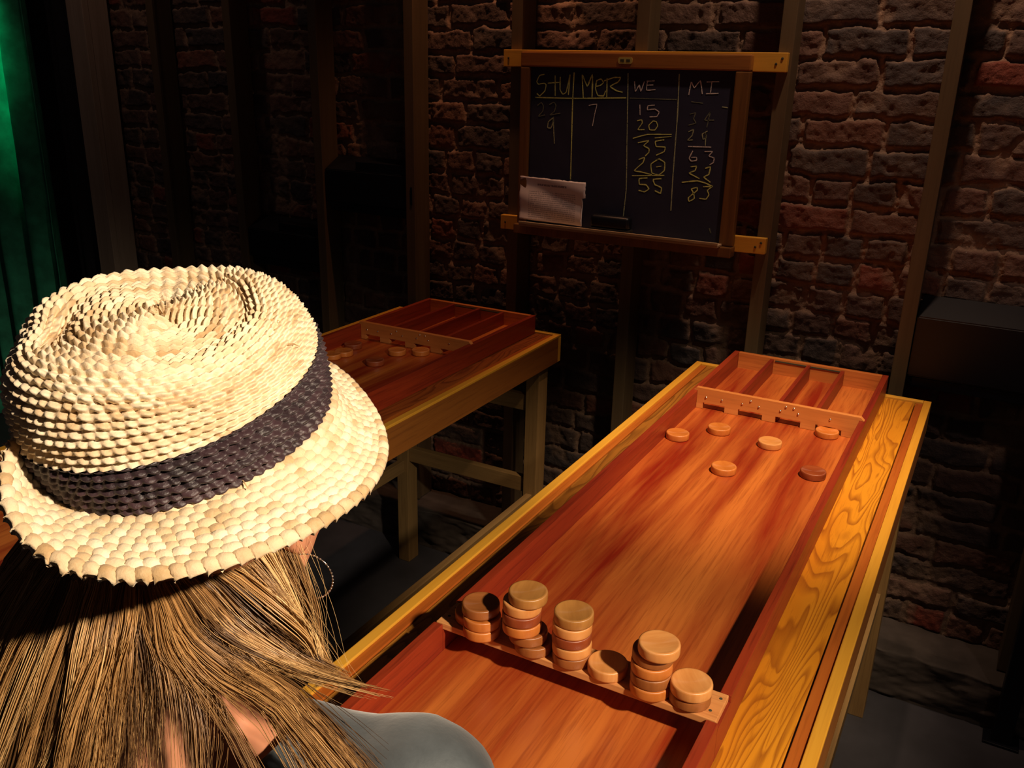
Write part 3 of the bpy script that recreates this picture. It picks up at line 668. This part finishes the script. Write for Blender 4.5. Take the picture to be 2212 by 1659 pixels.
        return ex*np.sin(P),ey*np.cos(P),zz+wav-.001
    o=surf('brim',brim,rb,8,M['straw'],root,.006,amp=.0034,pk=1.25)
    s=o.modifiers.new('thickness','SOLIDIFY'); s.thickness=.0035; s.offset=-1
    # loose raffia ends
    for P0,u,l in ((1.05,.5,.006),(1.2,.62,.008),(4.2,.9,.02),(2.0,.97,.009)):
        x,y,z=[float(v) for v in shape(np.array(u*rows_total),np.array(P0))]
        bm=bmesh.new(); d=Vector((x,y,.0)).normalized()*l+Vector((0,0,random.uniform(-.3,.6)*l)); p=Vector((x,y,z)); s=Vector((0,0,.0006))
        q=[p-s,p+s,p+d*.6+s*.8,p+d+Vector((0,0,-.002)),p+d*.6-s*.8]
        vs=[bm.verts.new(v) for v in q]; bm.faces.new((vs[0],vs[1],vs[2],vs[4])); bm.faces.new((vs[4],vs[2],vs[3]))
        fr=obj('loose_strand',bm,M['straw'],root); s=fr.modifiers.new('t','SOLIDIFY'); s.thickness=.0006
    return root,Rm
RG=.62
HA,HB,HY=.19,.25,-.05; G1,G2=math.radians(-132),math.radians(35); BU=math.radians(-138); UPA=72; HSIGN=1
hatroot,hatM=hat()

# ------------------------------------------------------------------ person
PX,PY,PT=.150,-.515,.20
NKY,NKZ,NKA,NKB=-.035,1.325,.098,.085; HOOPR=20; ULT=.62
person=thing('person','person with long blonde hair in a blue-grey blouse, seen from behind at the near board','person',(PX,PY,0),PT)
def capsule(bm,p,q,r0,r1,sx=1.,sy=1.,seg=20,rings=7):
    """tapered capsule; sx, sy squash the cross-section along local x / y"""
    p=Vector(p);q=Vector(q);d=q-p;L=d.length
    if L<1e-6: d=Vector((0,0,1)); L=1e-6
    zq=d.normalized(); 
    ref=Vector((1,0,0)) if abs(zq.x)<.8 else Vector((0,1,0))
    yq=zq.cross(ref).normalized(); xq=yq.cross(zq).normalized()
    prof=[]
    for i in range(rings+1): a=math.pi/2*i/rings; prof.append((r0*math.sin(a),-r0*math.cos(a)))
    for i in range(rings+1): a=math.pi/2*i/rings; prof.append((r1*math.cos(a),L+r1*math.sin(a)))
    R=[]
    for r,z in prof:
        if r<1e-6: R.append([bm.verts.new(p+zq*z)])
        else: R.append([bm.verts.new(p+zq*z+xq*(r*sx*math.cos(2*math.pi*k/seg))+yq*(r*sy*math.sin(2*math.pi*k/seg))) for k in range(seg)])
    for A,Bq in zip(R,R[1:]):
        for i in range(seg):
            j=(i+1)%seg
            if len(A)==1: bm.faces.new((A[0],Bq[j],Bq[i]))
            elif len(Bq)==1: bm.faces.new((A[i],A[j],Bq[0]))
            else: bm.faces.new((A[i],A[j],Bq[j],Bq[i]))
def ell(bm,c,r,rot=None):
    m=bmesh.ops.create_uvsphere(bm,u_segments=28,v_segments=18,radius=1)['verts']
    for v in m:
        k=Vector((v.co.x*r[0],v.co.y*r[1],v.co.z*r[2]))
        if rot is not None: k=rot@k
        v.co=Vector(c)+k
# joints (local to the person: x right, y forward, z up)
HC=Vector((.008,.010,1.456))
NB=Vector((0,-.035,1.285)); 
SR,SL=Vector((.172,-.02,1.250)),Vector((-.165,-.02,1.245))
ER,EL=Vector((.225,-.06,.985)),Vector((-.225,-.06,.985))
WR,WL=Vector((.235,.02,.775)),Vector((-.235,.02,.775))
HR,HL=Vector((.085,-.02,.80)),Vector((-.085,-.02,.80)); KR,KL=Vector((.09,-.005,.44)),Vector((-.09,-.005,.44)); AR,AL=Vector((.09,-.03,.08)),Vector((-.09,-.03,.08))
def torso(bm,g=0.):
    capsule(bm,(0,-.02,.84),(0,-.015,.93),.135+g,.125+g,1.12,.80)
    capsule(bm,(0,-.015,.93),(0,-.02,1.07),.122+g,.120+g,1.02,.76)
    capsule(bm,(0,-.02,1.07),(0,-.035,1.19),.125+g,.118+g,1.12,.82)
    for s in (-1,1):
        capsule(bm,(s*.05,-.040,1.225),(s*.160,-.022,1.244),.062+g,.050+g,1,1)
        capsule(bm,(s*.02,-.040,1.268),(s*.125,-.028,1.255),.040+g,.040+g,1,1)
        ell(bm,(s*.062,.055,1.125),(.058+g*.8,.036+g*.9,.055+g*.8))
def arm(bm,S,E,Wr,g=0.,fore=True):
    capsule(bm,S,E,.049+g,.038+g)
    if fore: capsule(bm,E,Wr,.038+g,.026+g)
bm=bmesh.new()
torso(bm)
capsule(bm,(0,-.045,1.26),(.004,-.012,1.38),.056,.052,1,1)                     # neck
ell(bm,HC+Vector((0,-.012,.020)),(.074,.090,.095))                           # skull
ell(bm,HC+Vector((0,.030,-.040)),(.060,.060,.072))                           # face
ell(bm,HC+Vector((0,.060,-.095)),(.026,.024,.020))                           # chin
for s in (-1,1):
    ell(bm,HC+Vector((s*.036,.056,-.038)),(.024,.026,.026))                  # cheeks
    capsule(bm,HC+Vector((s*.048,.012,-.066)),HC+Vector((s*.018,.058,-.098)),.016,.014)   # jaw
    ell(bm,HC+Vector((s*.074,-.004,-.012)),(.008,.018,.030))                 # ears
    ell(bm,HC+Vector((s*.028,.080,.008)),(.022,.010,.007))                   # brows
capsule(bm,HC+Vector((0,.090,-.004)),HC+Vector((0,.102,-.036)),.007,.010)     # nose
for s in (-1,1): ell(bm,HC+Vector((s*.009,.098,-.039)),(.007,.008,.006))
capsule(bm,HC+Vector((-.018,.083,-.063)),HC+Vector((.018,.083,-.063)),.007,.007)
for S,E,W_ in ((SR,ER,WR),(SL,EL,WL)): arm(bm,S,E,W_)
def hand(bm,Wr,s):
    palm=Wr+Vector((0,.018,-.055)); capsule(bm,Wr,palm,.024,.034,.55,1.0)
    for k,(dy,l) in enumerate(((.030,.062),(.011,.070),(-.008,.066),(-.026,.052))):
        a=palm+Vector((0,dy,-.018)); b=a+Vector((-s*.006,.004,-l*.5)); c=b+Vector((-s*.018,.004,-l*.42))
        capsule(bm,a,b,.0088,.0080,seg=10,rings=4); capsule(bm,b,c,.0080,.0068,seg=10,rings=4)
    a=Wr+Vector((-s*.006,.034,-.030)); b=a+Vector((-s*.014,.026,-.026)); c=b+Vector((-s*.006,.008,-.026))
    capsule(bm,a,b,.011,.0095,seg=10,rings=4); capsule(bm,b,c,.0095,.0075,seg=10,rings=4)
hand(bm,WR,1); hand(bm,WL,-1)
for H_,K,A in ((HR,KR,AR),(HL,KL,AL)): capsule(bm,H_,K,.083,.056); capsule(bm,K,A,.056,.038); capsule(bm,A,A+Vector((0,.13,-.045)),.036,.026)
body=obj('body',bm,M['skin'],person,smooth=True)
r=body.modifiers.new('skin_surface','REMESH'); r.mode='VOXEL'; r.voxel_size=.005; r.use_smooth_shade=True
s=body.modifiers.new('soften','SMOOTH'); s.factor=.5; s.iterations=7
for s_ in (-1,1):
    bm=bmesh.new(); ell(bm,HC+Vector((s_*.030,.078,-.006)),(.0125,.011,.009)); e=obj('eye',bm,M['eye'],person,smooth=True)
    bm=bmesh.new(); ell(bm,HC+Vector((s_*.030,.0865,-.006)),(.0052,.003,.0052)); obj('iris',bm,M['iris'],e,smooth=True)
bm=bmesh.new(); ell(bm,HC+Vector((0,.0905,-.0595)),(.019,.004,.0035)); ell(bm,HC+Vector((0,.0900,-.0665)),(.016,.004,.0045)); obj('lips',bm,M['lips'],person,smooth=True)
# blouse: same torso a little larger, neck opening cut by a boolean
bm=bmesh.new(); torso(bm,.013)
for S,E,W_ in ((SR,ER,WR),(SL,EL,WL)):
    capsule(bm,S,S.lerp(E,.9),.064,.058)
bl=obj('blouse',bm,M['blouse'],person,smooth=True)
r=bl.modifiers.new('cloth_surface','REMESH'); r.mode='VOXEL'; r.voxel_size=.006; r.use_smooth_shade=True
s=bl.modifiers.new('soften','SMOOTH'); s.factor=.5; s.iterations=5
bm=bmesh.new(); ell(bm,(0,NKY,NKZ),(NKA,NKB,.075)); add_box(bm,(-.3,-.3,.5),(.3,.3,.80))
cut=obj('neck_opening',bm,None,None)
CUTTER=cut
tx=bpy.data.textures.new('folds','CLOUDS'); tx.noise_scale=.09; tx.noise_depth=2
dm=bl.modifiers.new('folds','DISPLACE'); dm.texture=tx; dm.strength=.014; dm.mid_level=.5
bo=bl.modifiers.new('neckline','BOOLEAN'); bo.operation='DIFFERENCE'; bo.object=cut; bo.solver='EXACT'
cut.matrix_world=Matrix.Translation((PX,PY,0))@Matrix.Rotation(PT,4,'Z')
dg=bpy.context.evaluated_depsgraph_get(); bpy.context.view_layer.update(); dg.update()
me=bpy.data.meshes.new_from_object(bl.evaluated_get(dg)); bl.modifiers.clear(); bl.data=me
if not me.materials: me.materials.append(M['blouse'])
me.polygons.foreach_set('use_smooth',[True]*len(me.polygons)); me.polygons.foreach_set('material_index',[0]*len(me.polygons))
bpy.data.objects.remove(cut)
# trousers and shoes
bm=bmesh.new(); capsule(bm,(0,-.02,.80),(0,-.018,.85),.138,.120,1.12,.82)
for H_,K,A in ((HR,KR,AR),(HL,KL,AL)): capsule(bm,H_,K,.094,.068); capsule(bm,K,A+Vector((0,0,.03)),.068,.056)
o=obj('trousers',bm,M['trouser'],person,smooth=True); r=o.modifiers.new('cloth_surface','REMESH'); r.mode='VOXEL'; r.voxel_size=.008; r.use_smooth_shade=True
for A in (AR,AL):
    bm=bmesh.new(); capsule(bm,(A.x,A.y-.01,.050),(A.x,A.y+.16,.040),.048,.040,1,1); 
    for v in bm.verts: v.co.z=max(v.co.z,.001)
    obj('shoe',bm,M['shoe'],person,smooth=True)
# hoop earring, thin wire with small beads
HOOP=Vector((.235,-.4925,1.4010))
bm=bmesh.new(); rh=.0175; nu=48
def _hp(a): return Vector((rh*math.cos(a),0,rh*math.sin(a)))
rings=[]
for i in range(nu):
    a=2*math.pi*i/nu; c=_hp(a); e1=c.normalized(); e2=Vector((0,1,0)); rad=.00045
    rings.append([bm.verts.new(c+e1*rad*math.cos(t)+e2*rad*math.sin(t)) for t in (0,1.57,3.14,4.71)])
for i in range(nu):
    A=rings[i];Bq=rings[(i+1)%nu]
    for k in range(4): bm.faces.new((A[k],A[(k+1)%4],Bq[(k+1)%4],Bq[k]))
for i in range(44):
    bmesh.ops.create_icosphere(bm,subdivisions=1,radius=.00085,matrix=Matrix.Translation(_hp(2*math.pi*i/44)))
ea=obj('hoop_earring',bm,M['silver'],person,smooth=True)
pinv=(Matrix.Translation((PX,PY,0))@Matrix.Rotation(PT,4,'Z')).inverted()
ea.matrix_local=pinv@(Matrix.Translation(HOOP)@Matrix.Rotation(math.radians(HOOPR),4,'Z'))
tag(ea,'thin silver hoop earring')
# ------------------------------------------------------------------ hair
GUIDES=[
[(0.032,-0.576,1.400),(0.027,-0.607,1.362),(-0.002,-0.657,1.279)],
[(0.072,-0.587,1.409),(0.073,-0.626,1.372),(0.059,-0.671,1.280)],
[(0.104,-0.591,1.417),(0.110,-0.627,1.379),(0.111,-0.671,1.298)],
[(0.134,-0.594,1.425),(0.146,-0.628,1.387),(0.151,-0.667,1.314)],
[(0.155,-0.593,1.431),(0.174,-0.626,1.397),(0.180,-0.659,1.323)],
[(0.170,-0.589,1.434),(0.192,-0.619,1.405),(0.195,-0.638,1.368),(0.201,-0.656,1.331)],
[(0.179,-0.584,1.434),(0.200,-0.603,1.418),(0.211,-0.612,1.396),(0.230,-0.639,1.332)],
[(0.184,-0.581,1.435),(0.221,-0.602,1.406),(0.251,-0.601,1.385),(0.285,-0.605,1.357),(0.300,-0.611,1.336)],
[(0.190,-0.578,1.435),(0.230,-0.595,1.412),(0.261,-0.588,1.387),(0.295,-0.581,1.373),(0.364,-0.593,1.324)],
[(0.199,-0.573,1.436),(0.233,-0.581,1.414),(0.254,-0.566,1.391),(0.286,-0.553,1.378),(0.337,-0.529,1.368)],
[(0.210,-0.561,1.435),(0.238,-0.556,1.408),(0.257,-0.543,1.383),(0.269,-0.531,1.366),(0.294,-0.522,1.355)],
[(0.213,-0.542,1.432),(0.241,-0.535,1.410),(0.253,-0.521,1.382),(0.263,-0.521,1.354)],
[(0.220,-0.520,1.432),(0.239,-0.516,1.399),(0.250,-0.512,1.365),(0.258,-0.512,1.338)],
[(0.223,-0.493,1.435),(0.236,-0.497,1.391),(0.245,-0.501,1.353),(0.248,-0.500,1.322)],
]

def cr(P,t):
    n=len(P)-1; x=min(max(t*n,0),n-1e-6); i=int(x); u=x-i
    p0=P[max(i-1,0)];p1=P[i];p2=P[i+1];p3=P[min(i+2,n)]
    return .5*((2*p1)+(-p0+p2)*u+(2*p0-5*p1+4*p2-p3)*u*u+(-p0+3*p1-3*p2+p3)*u**3)
def resample(g,k=9): 
    g=[Vector(p) for p in g]; return [cr(g,i/(k-1)) for i in range(k)]
GS=[resample(g) for g in GUIDES]
headc=Vector((PX,PY,0))+Matrix.Rotation(PT,3,'Z')@HC
vs=[];fs=[];tones=[]
def strand(path,r,tone,wid=1.):
    base=len(vs); n=len(path)
    for i,p in enumerate(path):
        d=(path[min(i+1,n-1)]-path[max(i-1,0)]).normalized(); out=(p-headc); out.z*=.2
        sd=d.cross(out).normalized() if out.length>1e-6 else Vector((1,0,0)); up=sd.cross(d).normalized()
        k=r*(1-.75*(i/(n-1))**3)
        for a in (0,2.094,4.189): vs.append(p+sd*(k*wid*math.cos(a))+up*(k*math.sin(a))); tones.append(tone)
    for i in range(n-1):
        for k in range(3): fs.append((base+i*3+k,base+i*3+(k+1)%3,base+(i+1)*3+(k+1)%3,base+(i+1)*3+k))
NG=len(GS)-1
locks=[]
for k in range(230):
    g=random.random()*NG
    if 6.2<g<9.2 and random.random()<.45: g=random.random()*6
    locks.append((g,random.gauss(0,1),random.random()*.5+random.random()*.5,random.uniform(0,.022)))
def gpath(g,depth,bend):
    i=min(int(g),NG-1); u=g-i; P=[GS[i][k].lerp(GS[i+1][k],u) for k in range(9)]
    out=[]
    for k,p in enumerate(P):
        t=k/8; c=headc.copy(); c.z=p.z; inn=(c-p); inn=inn.normalized() if inn.length>1e-6 else inn
        q=p+inn*(depth*(.35+.65*(1-abs(t-.3)))); out.append(q+Vector((bend*.004*math.sin(t*3),bend*.003*t,0)))
    return out
for (g,bend,tone,dep) in locks:
    wv=random.uniform(0,.009); wp=random.uniform(0,6.28)
    ns=random.randint(34,60); sp=random.uniform(.06,.26)
    for j in range(ns):
        gg=min(max(g+random.gauss(0,sp),0),NG); P=gpath(gg,max(0,dep+random.uniform(-.003,.003)),bend)
        C0=gpath(g,dep,bend); cl=random.uniform(.25,.85); ph_=random.uniform(0,6.28); am=random.uniform(.0005,.0022)
        Q=[]
        for k in range(9):
            t=k/8; p=P[k].lerp(C0[k],cl*t*t*1.0); Q.append(p+Vector((math.sin(ph_+t*5),math.cos(ph_+t*4),0))*am*t)
        root=Q[0].copy(); up=Vector((headc.x,headc.y,headc.z+.01)); top=root.lerp(up,.30); top.z=max(root.z+.018,1.45); Q=[top]+Q
        cutl=1.0
        if 7.15<g<7.75 or 8.35<g<9.2: cutl=random.uniform(.45,.72)
        elif 9.2<=g<10.3: cutl=random.uniform(.6,1)
        elif 5.25<g<6.6: cutl=random.uniform(.62,1.0)
        path=[cr(Q,i/13*cutl)+Vector((wv*math.sin(wp+i*.42),wv*.6*math.cos(wp+i*.37),0))*(i/13) for i in range(14)]
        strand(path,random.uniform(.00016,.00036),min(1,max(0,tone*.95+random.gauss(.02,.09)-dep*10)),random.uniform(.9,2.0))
# a few flyaway hairs
for j in range(46):
    g=NG-random.random()*1.6; P=gpath(g,-.004-random.random()*.012,random.uniform(-2,2)); a=random.uniform(-.02,.02)
    Q=[p+Vector((a*(k/8)**2+.004*math.sin(k*.7+j),a*.6*(k/8),.0)) for k,p in enumerate(P)]
    strand([cr(Q,i/13) for i in range(14)],.00010,random.uniform(.4,1),1)
me=bpy.data.meshes.new('hair'); me.from_pydata([tuple(v) for v in vs],[],fs); attr(me,'tone',tones)
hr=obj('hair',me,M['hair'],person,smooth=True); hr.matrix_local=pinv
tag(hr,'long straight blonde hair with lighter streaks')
# under layer: dense darker hair close to the skull and nape
nu_,nv_=48,26
A=np.zeros((nu_,nv_,3))
for i in range(nu_):
    P=gpath(i/(nu_-1)*NG,.020,0); top=Vector((headc.x,headc.y,headc.z+.02)); first=P[0].lerp(top,.35); first.z=1.47
    Q=[first]+P
    for j in range(nv_):
        p=cr(Q,j/(nv_-1)*ULT); w_=.0016*math.sin(i*2.9+j*.15)+.001*math.sin(i*5.3); c=headc.copy(); c.z=p.z; dd=(p-c).normalized(); A[i,j]=p+dd*w_
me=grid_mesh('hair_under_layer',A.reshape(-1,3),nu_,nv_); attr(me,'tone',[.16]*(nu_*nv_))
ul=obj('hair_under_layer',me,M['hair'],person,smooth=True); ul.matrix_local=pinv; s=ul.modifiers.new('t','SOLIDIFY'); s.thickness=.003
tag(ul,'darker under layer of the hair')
